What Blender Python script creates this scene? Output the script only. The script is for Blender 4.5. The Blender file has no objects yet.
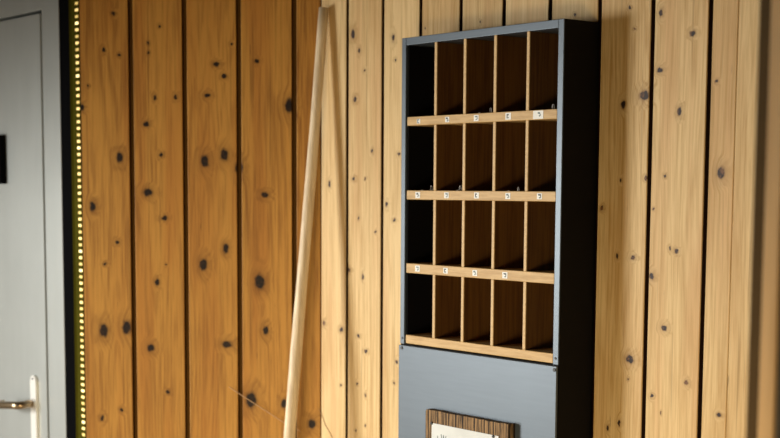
import bpy, bmesh, math, random
from mathutils import Vector, Matrix
random.seed(4)
SC = bpy.context.scene
COL = SC.collection

# ---------------------------------------------------------------- helpers
class MB:
    """collects shapes into one bmesh, built as one object"""
    def __init__(s): s.bm = bmesh.new()
    def box(s, x0, x1, y0, y1, z0, z1, bev=0.0, seg=2):
        r = bmesh.ops.create_cube(s.bm, size=1.0)
        vs = r['verts']
        for v in vs:
            v.co = Vector(((x0+x1)/2 + v.co.x*(x1-x0), (y0+y1)/2 + v.co.y*(y1-y0), (z0+z1)/2 + v.co.z*(z1-z0)))
        if bev:
            es = list({e for v in vs for e in v.link_edges})
            bmesh.ops.bevel(s.bm, geom=es, offset=bev, segments=seg, affect='EDGES', profile=0.6)
        return s
    def prism(s, pts, z0, z1):                       # pts in xy, extruded in z
        lo = [s.bm.verts.new((x, y, z0)) for x, y in pts]
        hi = [s.bm.verts.new((x, y, z1)) for x, y in pts]
        n = len(pts)
        s.bm.faces.new(lo); s.bm.faces.new(hi)
        for i in range(n): s.bm.faces.new((lo[i], lo[(i+1) % n], hi[(i+1) % n], hi[i]))
        return s
    def plate(s, pts, y0, y1):                       # pts in xz, extruded in y
        a = [s.bm.verts.new((x, y0, z)) for x, z in pts]
        b = [s.bm.verts.new((x, y1, z)) for x, z in pts]
        n = len(pts)
        s.bm.faces.new(a); s.bm.faces.new(b)
        for i in range(n): s.bm.faces.new((a[i], a[(i+1) % n], b[(i+1) % n], b[i]))
        return s
    def tube(s, path, rad, seg=12, caps=True):
        path = [Vector(p) for p in path]
        if not hasattr(rad, '__len__'): rad = [rad]*len(path)
        rings = []; up = None
        for i, p in enumerate(path):
            t = (path[min(i+1, len(path)-1)] - path[max(i-1, 0)]).normalized()
            if up is None:
                up = Vector((0, 0, 1)) if abs(t.z) < .9 else Vector((1, 0, 0))
            a = (up - t*up.dot(t)).normalized(); b = t.cross(a); up = a
            rings.append([s.bm.verts.new(p + (a*math.cos(q) + b*math.sin(q))*rad[i]) for q in [2*math.pi*k/seg for k in range(seg)]])
        for i in range(len(rings)-1):
            for k in range(seg):
                s.bm.faces.new((rings[i][k], rings[i][(k+1) % seg], rings[i+1][(k+1) % seg], rings[i+1][k]))
        if caps: s.bm.faces.new(rings[0][::-1]); s.bm.faces.new(rings[-1])
        return s
    def build(s, name, mat, parent=None, smooth=False, loc=None):
        bmesh.ops.recalc_face_normals(s.bm, faces=s.bm.faces)
        me = bpy.data.meshes.new(name)
        if loc is not None:
            bmesh.ops.translate(s.bm, verts=s.bm.verts, vec=-Vector(loc))
        elif parent is not None:
            pass
        s.bm.to_mesh(me); s.bm.free()
        if smooth:
            for p in me.polygons: p.use_smooth = True
        me.materials.append(mat)
        o = bpy.data.objects.new(name, me); COL.objects.link(o)
        if loc is not None: o.location = loc
        if parent is not None:
            o.parent = parent
        return o

def empty(name, loc, label, cat, group=None, rz=0):
    o = bpy.data.objects.new(name, None); COL.objects.link(o)
    o.location = loc; o.rotation_euler = (0, 0, rz); o.empty_display_size = .05
    o['label'] = label; o['category'] = cat
    if group: o['group'] = group
    return o
def part(mb, name, mat, root, smooth=False, label=None):
    """mesh given in world coordinates, moved into the frame of its root (roots are never rotated)"""
    base = Vector(root.location)
    p = root.parent
    while p is not None: base += Vector(p.location); p = p.parent
    bmesh.ops.translate(mb.bm, verts=mb.bm.verts, vec=-base)
    o = mb.build(name, mat, root, smooth)
    if label: o['label'] = label
    return o
def struct(mb, name, mat, label, cat='room'):
    o = mb.build(name, mat); o['kind'] = 'structure'; o['label'] = label; o['category'] = cat
    return o

# ---------------------------------------------------------------- materials
def newmat(name):
    m = bpy.data.materials.new(name); m.use_nodes = True
    nt = m.node_tree; b = nt.nodes['Principled BSDF']
    return m, nt, b
def N(nt, typ, **kw):
    n = nt.nodes.new(typ)
    for k, v in kw.items(): setattr(n, k, v)
    return n
def math_(nt, op, a, b=None, c=None, clamp=False):
    n = nt.nodes.new('ShaderNodeMath'); n.operation = op; n.use_clamp = clamp
    for i, v in enumerate((a, b, c)):
        if v is None: continue
        if isinstance(v, (int, float)): n.inputs[i].default_value = v
        else: nt.links.new(v, n.inputs[i])
    return n.outputs[0]
def vmath(nt, op, a, b=None, c=None):
    n = nt.nodes.new('ShaderNodeVectorMath'); n.operation = op
    for i, v in enumerate((a, b, c)):
        if v is None: continue
        if isinstance(v, (tuple, list)): n.inputs[i].default_value = v
        else: nt.links.new(v, n.inputs[i])
    return n.outputs['Value'] if op in ('LENGTH', 'DOT_PRODUCT') else n.outputs[0]
def maprange(nt, v, a, b, c, d, smooth=True):
    n = nt.nodes.new('ShaderNodeMapRange'); n.interpolation_type = 'SMOOTHSTEP' if smooth else 'LINEAR'
    nt.links.new(v, n.inputs[0])
    for i, q in enumerate((a, b, c, d)): n.inputs[i+1].default_value = q
    return n.outputs[0]
def mix(nt, f, a, b):
    n = nt.nodes.new('ShaderNodeMix'); n.data_type = 'RGBA'
    if isinstance(f, (int, float)): n.inputs[0].default_value = f
    else: nt.links.new(f, n.inputs[0])
    for i, v in ((6, a), (7, b)):
        if isinstance(v, (tuple, list)): n.inputs[i].default_value = (*v[:3], 1)
        else: nt.links.new(v, n.inputs[i])
    return n.outputs[2]
def noise(nt, vec, scale, detail=3, rough=.5):
    n = nt.nodes.new('ShaderNodeTexNoise'); n.inputs['Scale'].default_value = scale
    n.inputs['Detail'].default_value = detail; n.inputs['Roughness'].default_value = rough
    nt.links.new(vec, n.inputs['Vector']); return n.outputs[0]

def board_wood(name, light, dark, knotcol, heart, knots, off):
    m, nt, b = newmat(name)
    co = N(nt, 'ShaderNodeTexCoord').outputs['Object']
    sep = N(nt, 'ShaderNodeSeparateXYZ'); nt.links.new(co, sep.inputs[0])
    bid = math_(nt, 'FLOOR', math_(nt, 'DIVIDE', math_(nt, 'SUBTRACT', sep.outputs[0], off), .16))
    wn = N(nt, 'ShaderNodeTexWhiteNoise', noise_dimensions='1D'); nt.links.new(bid, wn.inputs['W'])
    rnd = wn.outputs['Value']
    cmb = N(nt, 'ShaderNodeCombineXYZ'); nt.links.new(math_(nt, 'MULTIPLY', rnd, 3.7), cmb.inputs[1]); nt.links.new(math_(nt, 'MULTIPLY', rnd, 9.1), cmb.inputs[2])
    # distance to the nearest knot, in knot radii
    wob = N(nt, 'ShaderNodeTexNoise'); wob.inputs['Scale'].default_value = 75; wob.inputs['Detail'].default_value = 2
    nt.links.new(co, wob.inputs['Vector'])
    kco = vmath(nt, 'MULTIPLY_ADD', vmath(nt, 'SUBTRACT', wob.outputs['Color'], (.5, .5, .5)), (.011, .0, .013), co)
    d = None
    kr = random.Random(11)
    for (s, z, r) in knots:
        if r < .011: r *= .86
        e = kr.choice((.8, .95, 1.0, 1.15)) if r < .013 else 1.12
        sx, sz = 1/(r*.90/e), 1/(r*1.06*e)
        l = vmath(nt, 'LENGTH', vmath(nt, 'MULTIPLY_ADD', kco, (sx, 0, sz), (-s*sx, 0, -z*sz)))
        d = l if d is None else math_(nt, 'MINIMUM', d, l)
    core = maprange(nt, d, .74, .98, 1, 0)
    ring = maprange(nt, d, .7, 1.45, 1, 0)
    halo = maprange(nt, d, .9, 3.6, 1, 0)
    # grain streaks bending round the knots
    bend = math_(nt, 'MULTIPLY', halo, 1.6)
    v = vmath(nt, 'ADD', co, cmb.outputs[0])
    st = vmath(nt, 'MULTIPLY', v, (1, 1, .035))
    sw = noise(nt, vmath(nt, 'MULTIPLY', v, (9, 1, .9)), 1.0, 2)
    bv = N(nt, 'ShaderNodeCombineXYZ'); nt.links.new(math_(nt, 'ADD', math_(nt, 'MULTIPLY', sw, .06), math_(nt, 'MULTIPLY', bend, .012)), bv.inputs[0])
    st = vmath(nt, 'ADD', st, bv.outputs[0])
    fine = noise(nt, st, 210, 4, .6)
    figure = noise(nt, vmath(nt, 'MULTIPLY', v, (11, 1, .55)), 1.0, 1.5)
    rings = math_(nt, 'SINE', math_(nt, 'MULTIPLY', math_(nt, 'ADD', figure, math_(nt, 'MULTIPLY', bend, .05)), 75))
    rings = maprange(nt, rings, -.2, 1, 0, 1)
    blotch = noise(nt, vmath(nt, 'MULTIPLY', v, (8, 1, 2.2)), 1.0, 3)
    fac = math_(nt, 'ADD', math_(nt, 'MULTIPLY', maprange(nt, fine, .36, .68, 0, 1), .50), math_(nt, 'MULTIPLY', rings, .26))
    fac = math_(nt, 'ADD', fac, math_(nt, 'MULTIPLY', maprange(nt, blotch, .38, .68, 0, 1), .28))
    fac = math_(nt, 'ADD', fac, math_(nt, 'MULTIPLY', math_(nt, 'SUBTRACT', rnd, .72), .34), clamp=True)
    red = noise(nt, vmath(nt, 'MULTIPLY', v, (16, 1, 1.3)), 1.0, 3)
    light2 = mix(nt, maprange(nt, red, .45, .68, 0, .75), light, (light[0]*.84, light[1]*.70, light[2]*.62))
    c = mix(nt, fac, light2, dark)
    # thin long resin streaks
    vein = noise(nt, vmath(nt, 'MULTIPLY', v, (95, 1, 1.6)), 1.0, 2)
    c = mix(nt, math_(nt, 'MULTIPLY', maprange(nt, vein, .64, .74, 0, 1), .45), c, tuple(x*.55 for x in dark))
    # short dark resin ticks
    tick = noise(nt, vmath(nt, 'MULTIPLY', v, (150, 1, 14)), 1.0, 1)
    c = mix(nt, math_(nt, 'MULTIPLY', maprange(nt, tick, .77, .84, 0, 1), .55), c, knotcol)
    c = mix(nt, math_(nt, 'MULTIPLY', halo, .30), c, tuple(x*.62 for x in dark))
    c = mix(nt, math_(nt, 'MULTIPLY', ring, .7), c, tuple(x*.8 for x in heart))
    c = mix(nt, core, c, mix(nt, maprange(nt, wob.outputs[0], .48, .66, 0, .8), knotcol, heart))
    nt.links.new(c, b.inputs['Base Color'])
    b.inputs['Roughness'].default_value = .55
    b.inputs['Specular IOR Level'].default_value = .28
    bp = N(nt, 'ShaderNodeBump'); bp.inputs['Strength'].default_value = .2; bp.inputs['Distance'].default_value = .001
    nt.links.new(fine, bp.inputs['Height']); nt.links.new(bp.outputs[0], b.inputs['Normal'])
    return m

def plain_wood(name, light, dark, axis=(60, 60, 3), rough=.55, scale=1.0, contrast=(.35, .7), spec=.3):
    m, nt, b = newmat(name)
    co = N(nt, 'ShaderNodeTexCoord').outputs['Object']
    f = noise(nt, vmath(nt, 'MULTIPLY', co, axis), scale, 4, .6)
    nt.links.new(mix(nt, maprange(nt, f, *contrast, 0, 1), light, dark), b.inputs['Base Color'])
    b.inputs['Roughness'].default_value = rough; b.inputs['Specular IOR Level'].default_value = spec
    return m

def metal_paint(name, col, rough, metallic=0.0, spec=.5, streak=.06, axis=(8, 8, 300), bump=.0):
    m, nt, b = newmat(name)
    co = N(nt, 'ShaderNodeTexCoord').outputs['Object']
    f = noise(nt, vmath(nt, 'MULTIPLY', co, axis), 1.0, 3)
    g = noise(nt, co, 9, 3)
    fac = math_(nt, 'ADD', math_(nt, 'MULTIPLY', f, .6), math_(nt, 'MULTIPLY', g, .4))
    c = mix(nt, maprange(nt, fac, .3, .7, 0, 1), tuple(x*(1-streak) for x in col), tuple(min(1, x*(1+streak)) for x in col))
    nt.links.new(c, b.inputs['Base Color'])
    b.inputs['Roughness'].default_value = rough; b.inputs['Metallic'].default_value = metallic
    b.inputs['Specular IOR Level'].default_value = spec
    if bump:
        bp = N(nt, 'ShaderNodeBump'); bp.inputs['Strength'].default_value = bump; bp.inputs['Distance'].default_value = .001
        nt.links.new(g, bp.inputs['Height']); nt.links.new(bp.outputs[0], b.inputs['Normal'])
    return m
def flat(name, col, rough=.6, metallic=0.0, spec=.4):
    return metal_paint(name, col, rough, metallic, spec, .05, (20, 20, 20))
def emit(name, col, strength):
    m, nt, b = newmat(name)
    b.inputs['Base Color'].default_value = (*col, 1)
    b.inputs['Emission Color'].default_value = (*col, 1); b.inputs['Emission Strength'].default_value = strength
    return m

KL= [(-0.5972, 1.6708, 0.0128), (-0.6814, 1.5265, 0.0111), (-0.641, 1.9809, 0.0066), (-0.6092, 2.0848, 0.0065), (-0.5953, 1.9663, 0.0044), (-0.6898, 1.8774, 0.0044), (-0.709, 1.8152, 0.0092), (-0.5172, 1.7675, 0.0091), (-0.4893, 1.8453, 0.0073), (-0.4279, 1.8452, 0.0073), (-0.4733, 1.6778, 0.0073), (-0.5136, 1.5685, 0.0128), (-0.4648, 1.4944, 0.0092), (-0.5083, 2.0002, 0.0044), (-0.5072, 1.9716, 0.0044), (-0.4736, 2.0485, 0.0043), (-0.3066, 1.9385, 0.009), (-0.2841, 1.905, 0.0072), (-0.3341, 1.8494, 0.0091), (-0.343, 1.6609, 0.0146), (-0.2847, 1.679, 0.0145), (-0.2413, 1.641, 0.0145), (-0.1869, 1.9474, 0.0072), (-0.2617, 1.996, 0.0043), (-0.6534, 1.1597, 0.0167), (-0.5833, 1.1696, 0.0167), (-0.6092, 1.4226, 0.0066), (-0.6472, 1.3579, 0.0055), (-0.6621, 0.8961, 0.0082), (-0.602, 0.9217, 0.0067), (-0.4895, 1.306, 0.0092), (-0.51, 1.1097, 0.0119), (-0.4598, 0.979, 0.0067), (-0.4618, 1.3564, 0.0037), (-0.3496, 1.3583, 0.0147), (-0.2822, 1.4057, 0.011), (-0.2795, 1.1245, 0.0129), (-0.1811, 1.3108, 0.0183), (-0.2089, 0.9606, 0.0203), (-0.0927, 1.8206, 0.0162), (-0.1648, 1.5634, 0.0109), (-0.1638, 1.1679, 0.011), (-0.0264, 0.8932, 0.0129), (-0.1109, 0.9508, 0.0111)]
KR= [(0.1513, 2.011, 0.0111), (0.331, 1.9872, 0.0101), (0.1791, 1.9625, 0.0069), (0.2054, 1.9082, 0.0052), (0.1615, 1.8319, 0.0087), (0.0415, 1.5961, 0.0079), (0.1561, 1.6102, 0.007), (0.3585, 1.6768, 0.0061), (0.2398, 1.6879, 0.0062), (0.3059, 1.5407, 0.0075), (0.2104, 1.6109, 0.0038), (0.3386, 1.4992, 0.0061), (0.2567, 1.4644, 0.0048), (0.1789, 1.5015, 0.0049), (0.2002, 1.3379, 0.0077), (0.0152, 1.192, 0.008), (0.1002, 1.1812, 0.009), (0.1808, 1.1692, 0.0064), (0.2153, 1.1288, 0.007), (0.1357, 1.3536, 0.0071), (0.3541, 1.1126, 0.0068), (0.175, 1.0317, 0.0053), (0.0989, 1.0196, 0.0054), (0.2143, 1.0047, 0.0053), (0.2139, 0.9179, 0.0035), (0.17, 0.8969, 0.0043), (0.3428, 1.0539, 0.0052), (0.3406, 1.9284, 0.0044), (0.4636, 2.0021, 0.0036), (1.2677, 1.9701, 0.0082), (1.3575, 1.9192, 0.008), (1.2686, 1.8468, 0.0082), (1.3271, 1.7539, 0.0087), (1.2908, 1.6143, 0.0041), (1.1628, 1.7758, 0.0093), (1.2255, 1.793, 0.0128), (1.2363, 1.6109, 0.005), (1.1608, 1.6065, 0.0051), (1.1051, 1.5413, 0.0058), (1.444, 1.6212, 0.0122), (1.4261, 1.8133, 0.0042), (1.1773, 1.9894, 0.0042), (1.1936, 1.9408, 0.0033), (1.3106, 1.4566, 0.0041), (1.3295, 1.4509, 0.0055), (1.2596, 1.3935, 0.0089), (1.1547, 1.4339, 0.0057), (1.2033, 1.4324, 0.0071), (1.2606, 1.5424, 0.0028), (1.2993, 1.2804, 0.0089), (1.3671, 1.1652, 0.0068), (1.2688, 1.1241, 0.0051), (1.2004, 1.2006, 0.0114), (1.1981, 1.1551, 0.0034), (1.1722, 1.0501, 0.0072), (1.1374, 1.0343, 0.0058), (1.2968, 1.0899, 0.0028), (1.4584, 1.1049, 0.0067), (0.6779, 1.9995, 0.0037), (1.0072, 1.9878, 0.0044)]

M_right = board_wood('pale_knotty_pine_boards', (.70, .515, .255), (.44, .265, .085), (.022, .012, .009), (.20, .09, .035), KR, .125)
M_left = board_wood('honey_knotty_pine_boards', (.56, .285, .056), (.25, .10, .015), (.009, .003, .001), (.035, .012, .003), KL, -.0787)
M_back = flat('dark_groove_shade', (.030, .012, .004), .9, 0, .1)  # groove shade painted onto the board edges and backing
M_back2 = flat('brown_groove_shade', (.13, .06, .013), .9, 0, .1)  # lighter brown groove shade, painted the same way on the left wall
M_oak = plain_wood('oak_veneer', (.62, .43, .20), (.50, .33, .14), (40, 40, 40), .5, 4.0)
M_oakrail = plain_wood('oak_rail_wood', (.57, .385, .165), (.45, .28, .10), (14, 60, 160), .5)
M_oakcell = plain_wood('oak_veneer_cell_shade', (.11, .048, .009), (.065, .024, .005), (160, 160, 5), .55)  # darkened copy of the oak veneer, cell shade put into the colour
M_steel = metal_paint('grey_cabinet_steel', (.080, .101, .123), .40, .34, .4, .05, (9, 9, 160))
M_case = metal_paint('cabinet_side_shade', (.0035, .0035, .004), .6, 0, .1, .1)  # same steel as the front, its unlit shade painted near black
M_door = metal_paint('pale_grey_door_steel', (.44, .465, .455), .36, .55, .4, .04, (14, 14, 1.5))
M_gap = flat('black_rubber_seal', (.008, .008, .008), .7, 0, .15)
M_blackpost = flat('black_metal_profile', (.004, .004, .0045), .9, 0, .0)
M_channel = metal_paint('led_tinted_light_profile', (.050, .044, .0), .8, .0, .05, .12, (4, 4, 90))  # olive tint paints the yellow glow of the diodes onto the profile
M_chrome = metal_paint('brushed_handle_steel', (.40, .30, .19), .3, 1.0, .5, .05, (120, 8, 8))
M_plate = metal_paint('pale_handle_plate_steel', (.78, .78, .75), .35, .3, .5, .04)
M_dark = flat('dark_screw_metal', (.02, .02, .022), .5)
M_paper = flat('white_paper', (.60, .64, .66), .7)
M_label = flat('label_paper', (.78, .80, .78), .55)
M_ink = flat('dark_ink', (.03, .04, .05), .6)
M_inkteal = flat('grey_green_ink', (.15, .20, .21), .6)
M_sign = plain_wood('rustic_brown_wood', (.30, .185, .085), (.016, .009, .005), (190, 90, 7), .75, 1.0, (.40, .60))
M_pole = plain_wood('weathered_ash_pole', (.84, .70, .49), (.62, .49, .33), (110, 110, 5), .5)
M_plaque = plain_wood('dark_plaque_wood', (.06, .032, .014), (.03, .017, .008), (60, 60, 3), .5)
M_post = plain_wood('foreground_post_wood', (.68, .44, .19), (.54, .33, .13), (50, 50, 2), .6)
M_strip = flat('dark_brown_strip', (.10, .062, .024), .8, 0, .1)
M_postside = flat('grey_post_edge', (.16, .15, .13), .8, 0, .1)
M_floor = plain_wood('floor_planks', (.50, .38, .25), (.40, .29, .18), (3, 50, 50), .5)
M_white = flat('white_plaster', (.7, .7, .68), .9, 0, .1)
M_plaster = flat('off_white_plaster', (.26, .23, .19), .9, 0, .1)
M_ceil = flat('ceiling_wood', (.10, .075, .05), .9, 0, .1)
M_frame = flat('window_frame_paint', (.5, .48, .44), .6)
M_led = emit('warm_led', (1.0, .72, .26), .85)
M_leddim = emit('warm_led_dim', (.85, .60, .18), .5)
M_ledhot = emit('warm_led_bright', (1.0, .80, .36), 1.5)
M_thread = flat('pale_straw', (.62, .42, .24), .6)
M_thread2 = flat('brown_straw', (.22, .13, .06), .6)
M_wire = metal_paint('bright_wire', (.45, .42, .40), .45, .5)

# ---------------------------------------------------------------- room shell
CEIL = 2.75
GAP = .0115
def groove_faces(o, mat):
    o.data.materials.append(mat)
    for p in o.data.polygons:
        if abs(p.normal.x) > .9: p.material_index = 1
def boards(edges, z0=0.0, z1=CEIL):
    mb = MB()
    c = .0016
    for a, b, ga, gb in edges:
        a += ga/2; b -= gb/2
        mb.prism([(a, .0212), (a, c), (a+c, 0), (b-c, 0), (b, c), (b, .0212)], z0, z1)
    return mb
def backing(a, b):
    mb = MB(); mb.box(a, b, .0215, .05, 0, CEIL); return mb
# right hand wall: its boards are 160 mm wide
ed = [0.0] + [.125 + .16*k for k in range(9)]
E = [(ed[i], ed[i+1], GAP if i else .002, GAP) for i in range(len(ed)-1)]
E += [(1.405, 1.4778, GAP, .0006), (1.4778, 1.565, .0006, GAP)]
E += [(1.565+.16*k, 1.565+.16*(k+1), GAP, GAP) for k in range(19)]
E = [e for e in E if e[0] < 1.404 or e[1] <= 1.5651 or e[0] >= 1.5649]
w = struct(boards(E), 'wall_right', M_right, 'pale knotty pine board wall behind the pigeonhole cabinet', 'wall')
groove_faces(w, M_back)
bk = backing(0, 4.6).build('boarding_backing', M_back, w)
# left hand wall meets it at 135 degrees
GL = .0145
el = [(-.7125, -.561, 0, GL), (-.561, -.401, GL, GL), (-.401, -.241, GL, GL), (-.241, -.0787, GL, GL), (-.0787, -.0005, GL, .002)]
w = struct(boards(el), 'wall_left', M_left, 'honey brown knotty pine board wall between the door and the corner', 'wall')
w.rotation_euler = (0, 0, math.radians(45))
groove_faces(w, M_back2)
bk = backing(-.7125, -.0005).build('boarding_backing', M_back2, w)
# steel clad wall that carries the door, parallel to the right hand wall
YD = -.5053
X0, X1 = -1.74, -.755          # door opening
XR, ZT = -.6365, 2.113
mb = MB()
mb.box(X1+.003, XR, YD, YD+.12, 0, CEIL, .0008, 1)
mb.box(-2.9, X0-.004, YD, YD+.12, 0, CEIL)
mb.box(X0-.004, X1+.004, YD, YD+.12, ZT+.006, CEIL, .0015, 1)
struct(mb, 'trim_1', M_door, 'grey sheet steel door frame and cladding at far left', 'door frame')
mb = MB(); mb.box(X0-.004, X1+.004, YD+.05, YD+.12, 0, ZT+.006)
struct(mb, 'trim_2', M_gap, 'black seal in the gap round the grey steel door', 'door seal')
d = MB(); d.box(X0, X1-.009, YD-.001, YD+.045, .006, ZT-.004, .0008, 1)
door = struct(d, 'door_1', M_door, 'pale grey steel door at the left edge of the picture', 'door')
# door furniture
mb = MB()
pc, pw = -.8445, .0205
pts = [(pc-pw, .74), (pc+pw, .74)] + [(pc+pw*math.cos(a), .969+pw*math.sin(a)) for a in [math.pi*k/14 for k in range(15)]]
mb.plate(pts, YD-.0105, YD-.001)
bmesh.ops.bevel(mb.bm, geom=[e for e in mb.bm.edges if all(v.co.y < YD-.01 for v in e.verts)], offset=.002, segments=2, affect='EDGES')
pl = mb.build('handle_plate', M_plate, door); pl['label'] = 'long pale plate with rounded top'
mb = MB(); mb.tube([(pc, YD-.0122, .978), (pc, YD-.0100, .978)], .0032, 10); mb.build('screw', M_dark, pl)
zl = .899
path = [(pc, YD-.008, zl), (pc, YD-.030, zl)]
for k in range(9):
    a = math.pi/2*k/8
    path.append((pc - .022*(1-math.cos(a)), YD-.040-.022*math.sin(a), zl))
path = [(x, y, zl-.004*min(1, (YD-.03-y)/.03) if y < YD-.03 else zl) for (x, y, z) in path]
path += [(pc-.06, YD-.063, zl-.008), (pc-.12, YD-.063, zl-.015), (pc-.135, YD-.061, zl-.016)]
for k in range(1, 7):
    a = math.pi/2*k/6
    path.append((pc-.135-.02*math.sin(a), YD-.061+.02*(1-math.cos(a)), zl-.016))
mb = MB(); mb.tube(path, .0125, 16); mb.build('door_handle', M_chrome, door, True)
mb = MB(); mb.tube([(pc, YD-.0145, zl), (pc, YD-.008, zl)], .017, 24); mb.build('handle_collar', M_plate, pl)

# black corner profile and light profile beside it
mb = MB()
mb.box(XR+.001, -.605, YD+.001, YD+.05, 0, CEIL, .001, 1)
mb.box(-.603, -.5665, YD-.001, YD+.05, 0, CEIL, .001, 1)
struct(mb, 'trim_3', M_blackpost, 'black metal corner profile between steel door frame and light strip', 'corner trim')
led = empty('led_light_strip', (-.54, YD+.0, 0), 'warm yellow dotted light strip running up beside the pine boards', 'light strip')
mb = MB()
mb.prism([(-.5660, YD-.001), (-.560, YD+.004), (-.530, YD+.004), (-.5055, YD+.001), (-.5055, YD+.028), (-.5660, YD+.028)], 0.0, CEIL)
part(mb, 'light_profile', M_channel, led)
mb = MB(); mb.box(-.5235, -.5060, YD-.0008, YD+.0012, .0, CEIL); part(mb, 'tape', M_channel, led)
# diodes, 60 to the metre, those within the picture
dio = {}
zz = .805; k = 0
while zz < 2.16:
    hot = 2 if (k % 19 == 9 or k % 27 == 4) else (k*7 % 5) // 3
    key = hot
    if key not in dio:
        b_ = MB(); b_.box(-.0100, .0085, -.0016, 0, -.0040, .0040, .0007, 1)
        o = b_.build('diode', (M_led, M_leddim, M_ledhot)[hot], led); dio[key] = o
    else:
        o = dio[key].copy(); COL.objects.link(o); o.parent = led
    o.location = (-.5140 + .54, -.0008, zz)
    zz += .0190; k += 1

# the rest of the room, behind and beside the camera
mb = MB(); mb.box(-3.0, 4.8, -3.75, .12, -.06, 0); struct(mb, 'floor', M_floor, 'wooden plank floor of the room', 'floor')
mb = MB(); mb.box(-3.0, 4.8, -3.75, .12, CEIL, CEIL+.06); struct(mb, 'ceiling', M_ceil, 'dark wooden ceiling of the room', 'ceiling')
mb = MB(); mb.box(-3.0, -2.9, -3.6, YD+.12, 0, CEIL); struct(mb, 'wall_side', M_white, 'plastered side wall beyond the door', 'wall')
mb = MB(); mb.box(4.6, 4.7, -3.6, .05, 0, CEIL); struct(mb, 'wall_far_right', M_ceil, 'dark wall at the far right of the room', 'wall')
WX0, WX1, WZ0, WZ1 = -2.80, -1.60, .2, 2.25
mb = MB()
mb.box(-3.0, WX0, -3.72, -3.6, 0, CEIL); mb.box(WX1, 4.7, -3.72, -3.6, 0, CEIL)
mb.box(WX0, WX1, -3.72, -3.6, 0, WZ0); mb.box(WX0, WX1, -3.72, -3.6, WZ1, CEIL)
struct(mb, 'wall_window_side', M_plaster, 'wall with the window behind the camera', 'wall')
mb = MB()
for a, b, c, d_ in ((WX0, WX0+.04, WZ0, WZ1), (WX1-.04, WX1, WZ0, WZ1), (WX0+.04, WX1-.04, WZ0, WZ0+.04), (WX0+.04, WX1-.04, WZ1-.04, WZ1)):
    mb.box(a, b, -3.69, -3.63, c, d_)
struct(mb, 'window_1', M_frame, 'window frame behind the camera', 'window')

mb = MB(); mb.box(-2.9, -1.06, -2.06, -1.96, 1.70, CEIL); struct(mb, 'light_blocker', M_ceil, 'added, unseen shade-casting header under the ceiling between window and door', 'blocker')  # added out of view to shade the top of the left wall

# ---------------------------------------------------------------- pigeonhole cabinet
YF = -.1123                    # front plane
XL, XRt = .507, 1.0852         # outer
IL, IR = .5275, 1.0662         # inner faces of the steel frame
ZTOP, ZI = 1.965, 1.946
ZSPL = 1.1835                  # split between the open box and the panel below
cab = empty('pigeonhole_cabinet', ((XL+XRt)/2, -.056, 0), 'tall grey steel mail cabinet with twenty open wooden pigeonholes, fixed against pale pine boards', 'cabinet')
mb = MB(); mb.box(XL, IL-.0042, YF, -.0008, ZSPL, ZTOP, .0012, 2); part(mb, 'side_panel', M_steel, cab)
mb = MB(); mb.box(IR, XRt-.0012, YF, -.0008, ZSPL, ZTOP, .0012, 2); part(mb, 'front_edge', M_steel, cab)
mb = MB(); mb.box(IL-.004, IR-.0002, YF+.0004, -.0008, ZI, ZTOP, .0012, 2); part(mb, 'top_panel', M_steel, cab)
mb = MB(); mb.box(XRt-.001, XRt, YF+.0025, -.0008, .0, ZTOP-.0006); part(mb, 'side_panel', M_case, cab, label='right side panel with its shade painted almost black')
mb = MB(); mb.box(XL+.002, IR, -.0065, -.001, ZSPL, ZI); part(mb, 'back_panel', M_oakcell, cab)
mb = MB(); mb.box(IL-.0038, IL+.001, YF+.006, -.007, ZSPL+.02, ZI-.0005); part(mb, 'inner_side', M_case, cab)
# shelves with their thick front rails
rails = [(1.7435, 1.7655), (1.5567, 1.5797), (1.3687, 1.3933), (1.1860, 1.2082)]
shelf = []
for (a, b) in rails:
    mb = MB(); mb.box(IL+.0014, IR-.0008, YF+.001, -.007, a, b, .001, 1)
    shelf.append(part(mb, 'shelf', M_oakrail, cab))
divs = [.6388, .7478, .8562, .9678]
tops = [ZI, 1.7435, 1.5567, 1.3687]; bots = [1.7655, 1.5797, 1.3933, 1.2082]
for (t, bt) in zip(tops, bots):
    for x in divs:
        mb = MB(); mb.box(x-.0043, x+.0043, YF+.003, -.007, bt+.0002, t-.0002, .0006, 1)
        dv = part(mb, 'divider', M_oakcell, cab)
        mb = MB(); mb.box(x-.0046, x+.0046, YF+.0015, YF+.0045, bt+.0002, t-.0002, .0006, 1)
        part(mb, 'front_edging', M_oak, dv)
# lower body and proud steel cover panel
mb = MB(); mb.box(XL+.002, XRt-.0012, YF+.001, -.001, 0.0, ZSPL-.0008); part(mb, 'lower_body', M_case, cab)
mb = MB(); mb.box(XL+.001, XRt-.0015, YF-.005, YF+.0005, .05, ZSPL-.003, .0012, 2)
fp = part(mb, 'front_panel', M_steel, cab)
for (x, z) in ((.521, 1.1735), (1.0775, 1.1725)):
    mb = MB(); mb.tube([(x, YF-.0068, z), (x, YF-.0048, z)], .0042, 12); part(mb, 'screw', M_dark, fp)
for (x, z) in ((.5165, 1.1985), (1.0755, 1.1985)):
    mb = MB(); mb.tube([(x, YF-.0014, z), (x, YF+.001, z)], .0028, 10); part(mb, 'rivet', M_dark, cab)
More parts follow.
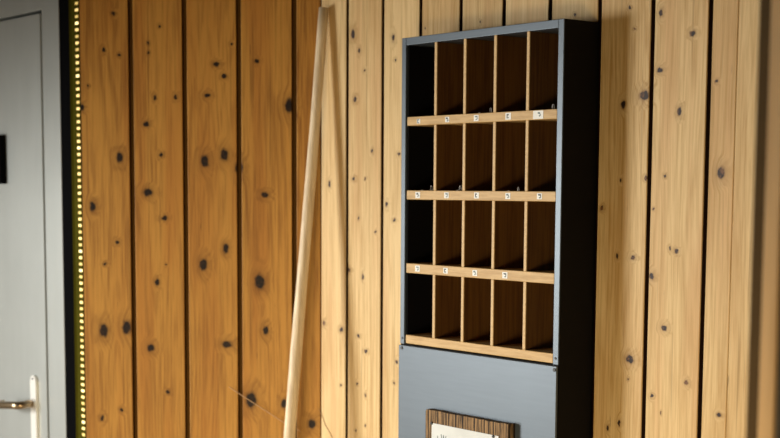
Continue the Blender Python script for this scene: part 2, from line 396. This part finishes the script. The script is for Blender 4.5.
# numbered labels with little printed marks
labs = [[(.5747, 1.7537, .6), (.6856, 1.7543, .8), (.7925, 1.7543, 1), (.9048, 1.7547, 1.25), (1.005, 1.7548, 2)],
        [(.5737, 1.5683, 1.15), (.6855, 1.5684, 1), (.7970, 1.5687, 1), (.9075, 1.5683, 1), (1.0135, 1.5685, .9)],
        [(.5750, 1.3815, 1.15), (.6850, 1.3812, .95), (.7940, 1.3811, 1), (.9010, 1.3808, 1.1)]]
for ri, row in enumerate(labs):
    for ci, (x, z, k) in enumerate(row):
        y = YF+.001
        if k == 2: w_, h_ = .0165, .0095
        else: w_, h_ = .0085*k**.5*1.0, .0072*k**.5
        if k == 2: z = (rails[0][0]+rails[0][1])/2
        mb = MB(); mb.box(x-w_, x+w_, y-.0006, y-.0001, z-h_, z+h_)
        lb = part(mb, 'number_label', M_label, shelf[ri])
        yy = y-.0008; rr = random.Random(ri*7+ci)
        cx = x + (.004 if k == 2 else 0); cz = z + (.001 if k == 2 else 0)
        q = .0050
        mb = MB()
        # a small square printed mark: a bent stroke and a dot
        if (ri+ci) % 3 == 0:
            mb.plate([(cx-q, cz-q), (cx-q+.0028, cz-q), (cx-q+.0028, cz+q-.003), (cx+q*.4, cz+q-.003), (cx+q*.4, cz+q), (cx-q, cz+q)], yy, yy+.0004)
        elif (ri+ci) % 3 == 1:
            mb.plate([(cx-q, cz+q), (cx-q, cz+q-.004), (cx+q*.1, cz+q-.004), (cx+q, cz-q), (cx+q, cz-q+.004), (cx+q*.2, cz+q)], yy, yy+.0004)
        else:
            mb.plate([(cx-q, cz+q), (cx-q*.7, cz+q*.35), (cx+q*.5, cz+q*.3), (cx+q*.6, cz-q), (cx+q, cz-q*.4), (cx+q, cz+q)], yy, yy+.0004)
        part(mb, 'printed_mark', M_ink if (ri+ci) % 2 else M_inkteal, lb)
        mb = MB(); mb.box(cx-.0012, cx+.0022, yy, yy+.0004, cz-q, cz-q+.0032)
        part(mb, 'printed_dot', M_inkteal, lb)
# little wire hooks at the cell mouths, and pins on the rails
for (x, z, s) in ((.8376, 1.7655, 1.2), (1.0476, 1.7655, 1.2), (.6199, 1.5797, 1.3), (.7304, 1.5797, 1.3), (.9367, 1.5797, 1.0)):
    p = []
    for t in range(13):
        a = math.pi*1.35*t/12
        p.append((x + .0035*s*math.cos(a)*.8, YF+.006+.001*t/12, z + .004*s + .0055*s*math.sin(a)))
    p = [(p[0][0], YF+.006, z-.0005)] + p
    mb = MB(); mb.tube(p, .0005, 8); part(mb, 'wire_hook', M_wire, cab, True)
for (x, z) in ((.5867, 1.5797), (.7231, 1.5797), (.9059, 1.5797), (.8005, 1.7655)):
    mb = MB(); mb.tube([(x, YF+.004, z-.0005), (x, YF+.004, z+.0022)], [.0026, .0016], 10); part(mb, 'pin_head', M_wire, cab)

# rustic sign on the cover panel
YS = YF-.005
sg = empty('wooden_sign', (.795, YS, .85), 'rough brown wooden board with a white paper notice, fixed low on the grey cabinet panel', 'sign')
zt = 1.0305
mb = MB()
pts = [(.6435, .72), (.9505, .72), (.9505, zt+.002)]
rr = random.Random(8)
for k in range(1, 24): pts.append((.9505-(.307)*k/24, zt + .0002*math.cos(k*.6) + rr.uniform(-.0006, .0006)))
pts.append((.648, zt)); pts.append((.6435, zt-.004))
mb.plate(pts, YS-.022, YS-.0003)
bmesh.ops.bevel(mb.bm, geom=[e for e in mb.bm.edges if all(v.co.y < YS-.02 for v in e.verts)], offset=.0018, segments=2, affect='EDGES')
sb = part(mb, 'board', M_sign, sg)
mb = MB(); mb.box(.6705, .9170, YS-.0232, YS-.0222, .745, .9985); pp = part(mb, 'paper', M_paper, sg)
for (x, z) in ((.6712, .9975), (.900, .9955)):
    mb = MB(); mb.tube([(x, YS-.0262, z), (x, YS-.0222, z)], [.0030, .0042], 10); part(mb, 'tack', M_dark, pp)
yy = YS-.0235
for pts in ([(.6930, .945), (.6958, .945), (.6958, .9690), (.6930, .9690)],
            [(.7060, .9745), (.7090, .9745), (.7125, .960), (.7155, .9735), (.7180, .9735), (.7215, .960), (.7248, .9725), (.7275, .9725), (.7230, .955), (.7200, .955), (.7168, .967), (.7138, .955), (.7108, .955)]):
    mb = MB(); mb.plate(pts, yy, yy+.0004); part(mb, 'letter', M_inkteal, pp)

# ---------------------------------------------------------------- leaning pole
A = Vector((.0391, -.0200, 2.0906)); Bq = Vector((.0640, -.1525, .8999))
dv_ = (Bq-A); bot = A + dv_*((A.z-.003)/(A.z-Bq.z))
n = 26
path = []; rad = []
for i in range(n+1):
    t = i/n; p = A.lerp(bot, t)
    p += Vector((.0016*math.sin(t*9), .001*math.sin(t*7+1), 0)); path.append(p)
    rad.append(.0138 + .0034*min(1, t*1.7) + .0004*math.sin(t*31))
root = empty('wooden_pole', (bot.x, bot.y, 0), 'long pale wooden pole leaning up into the corner of the two board walls', 'pole')
mb = MB(); mb.tube([p - Vector(((A-bot).normalized()*0)) for p in path], rad, 22)
part(mb, 'shaft', M_pole, root, True)

# dark plaque on the door
pqr = empty('door_plaque', (-1.12, YD-.001, 1.67), 'small dark brown plaque on the pale grey steel door, cut by the picture edge', 'plaque')
mb = MB(); mb.box(-1.20, -1.030, YD-.022, YD-.0011, 1.592, 1.748, .0015, 2); part(mb, 'backing', M_blackpost, pqr)
mb = MB(); mb.box(-1.192, -1.040, YD-.0245, YD-.0221, 1.600, 1.740, .001, 1); part(mb, 'face', M_plaque, pqr)

# loose strands of straw caught on the boards
mb = MB()
pp_ = [Vector(q) for q in ((-.1900, -.1966, .9990), (-.1653, -.1719, .9762), (-.1208, -.1274, .9375), (-.0743, -.0809, .8964), (-.040, -.0466, .872))]
mb.tube(pp_, .0011, 8); o = mb.build('straw_strand', M_thread)
o['label'] = 'thin pale strand of straw lying slantwise on the honey boards left of the pole'; o['category'] = 'straw'
mb = MB()
mb.tube([Vector(q) for q in ((-.0035, -.0055, .9400), (.010, -.0012, .915), (.0248, -.0012, .8930), (.0420, -.0012, .8780), (.0595, -.0012, .8607))], .0008, 8)
o = mb.build('straw_strand', M_thread2); o['label'] = 'faint brown strand of straw at the foot of the board corner, right of the pole'; o['category'] = 'straw'

# ---------------------------------------------------------------- post in the foreground
PX, PY = 2.1687, -.8336
post = empty('timber_post', (PX+.02, PY+.04, 0), 'blurred upright timber post in the right foreground with a dark stripe down its left edge', 'post')
mb = MB(); mb.box(PX+.0195, PX+.047, PY, PY+.09, 0, CEIL, .003, 3); part(mb, 'upright', M_post, post)
mb = MB(); mb.box(PX, PX+.0193, PY+.001, PY+.09, 0, CEIL, .002, 2); part(mb, 'dark_stripe', M_strip, post)
mb = MB(); mb.box(PX+.0472, PX+.052, PY+.004, PY+.09, 0, CEIL, .001, 1); part(mb, 'side_strip', M_postside, post)

# ---------------------------------------------------------------- light
def area(name, loc, size, sizey, energy, col, target, spread=180):
    l = bpy.data.lights.new(name, 'AREA'); l.shape = 'RECTANGLE'; l.size = size; l.size_y = sizey
    l.energy = energy; l.color = col; l.spread = math.radians(spread)
    o = bpy.data.objects.new(name, l); COL.objects.link(o); o.location = loc
    o.rotation_euler = (Vector(target)-Vector(loc)).to_track_quat('-Z', 'Y').to_euler()
    return o
area('window_light', ((WX0+WX1)/2, -3.62, (WZ0+WZ1)/2+.28), WX1-WX0-.08, .8, 54, (1.0, .985, .93), (1.1, 0, .4), 105)
area('low_fill_light', ((WX0+WX1)/2, -3.62, .62), WX1-WX0-.08, .8, 23, (1.0, .985, .93), (.9, -.0, .05), 115)  # added fill low in the window, brightens the lower walls and steel
area('warm_fill_light', (2.7, -3.0, .45), 1.0, .7, 27, (1.0, .80, .50), (.6, 0, -.25), 90)  # added warm fill without a fixture, lifts the left wall and shadows
wd = bpy.data.worlds.new('World'); SC.world = wd; wd.use_nodes = True
wd.node_tree.nodes['Background'].inputs[0].default_value = (.75, .85, 1, 1)
wd.node_tree.nodes['Background'].inputs[1].default_value = .15

# ---------------------------------------------------------------- camera
cam = bpy.data.cameras.new('camera'); co = bpy.data.objects.new('camera', cam); COL.objects.link(co)
R = [(0.622821, 0.782344, 0.005612), (0.085352, -0.060815, -0.994493), (-0.777695, 0.619870, -0.104651)]
rx, ry, rz_ = (Vector(r) for r in R)
mw = Matrix((( rx.x, -ry.x, -rz_.x, 3.4278), (rx.y, -ry.y, -rz_.y, -2.4738), (rx.z, -ry.z, -rz_.z, 1.585), (0, 0, 0, 1)))
co.matrix_world = mw
cam.sensor_width = 36; cam.sensor_fit = 'HORIZONTAL'
cam.lens = 1451.53/780*36
cam.shift_y = (340.97-219)/780
cam.dof.use_dof = True; cam.dof.focus_distance = 3.4; cam.dof.aperture_fstop = 3.2
cam.clip_start = .02
SC.camera = co
vs = SC.view_settings
SC.display_settings.display_device = 'sRGB'
vs.view_transform = 'Standard'; vs.look = 'None'; vs.gamma = 1; vs.use_curve_mapping = False
vs.exposure = 0.08
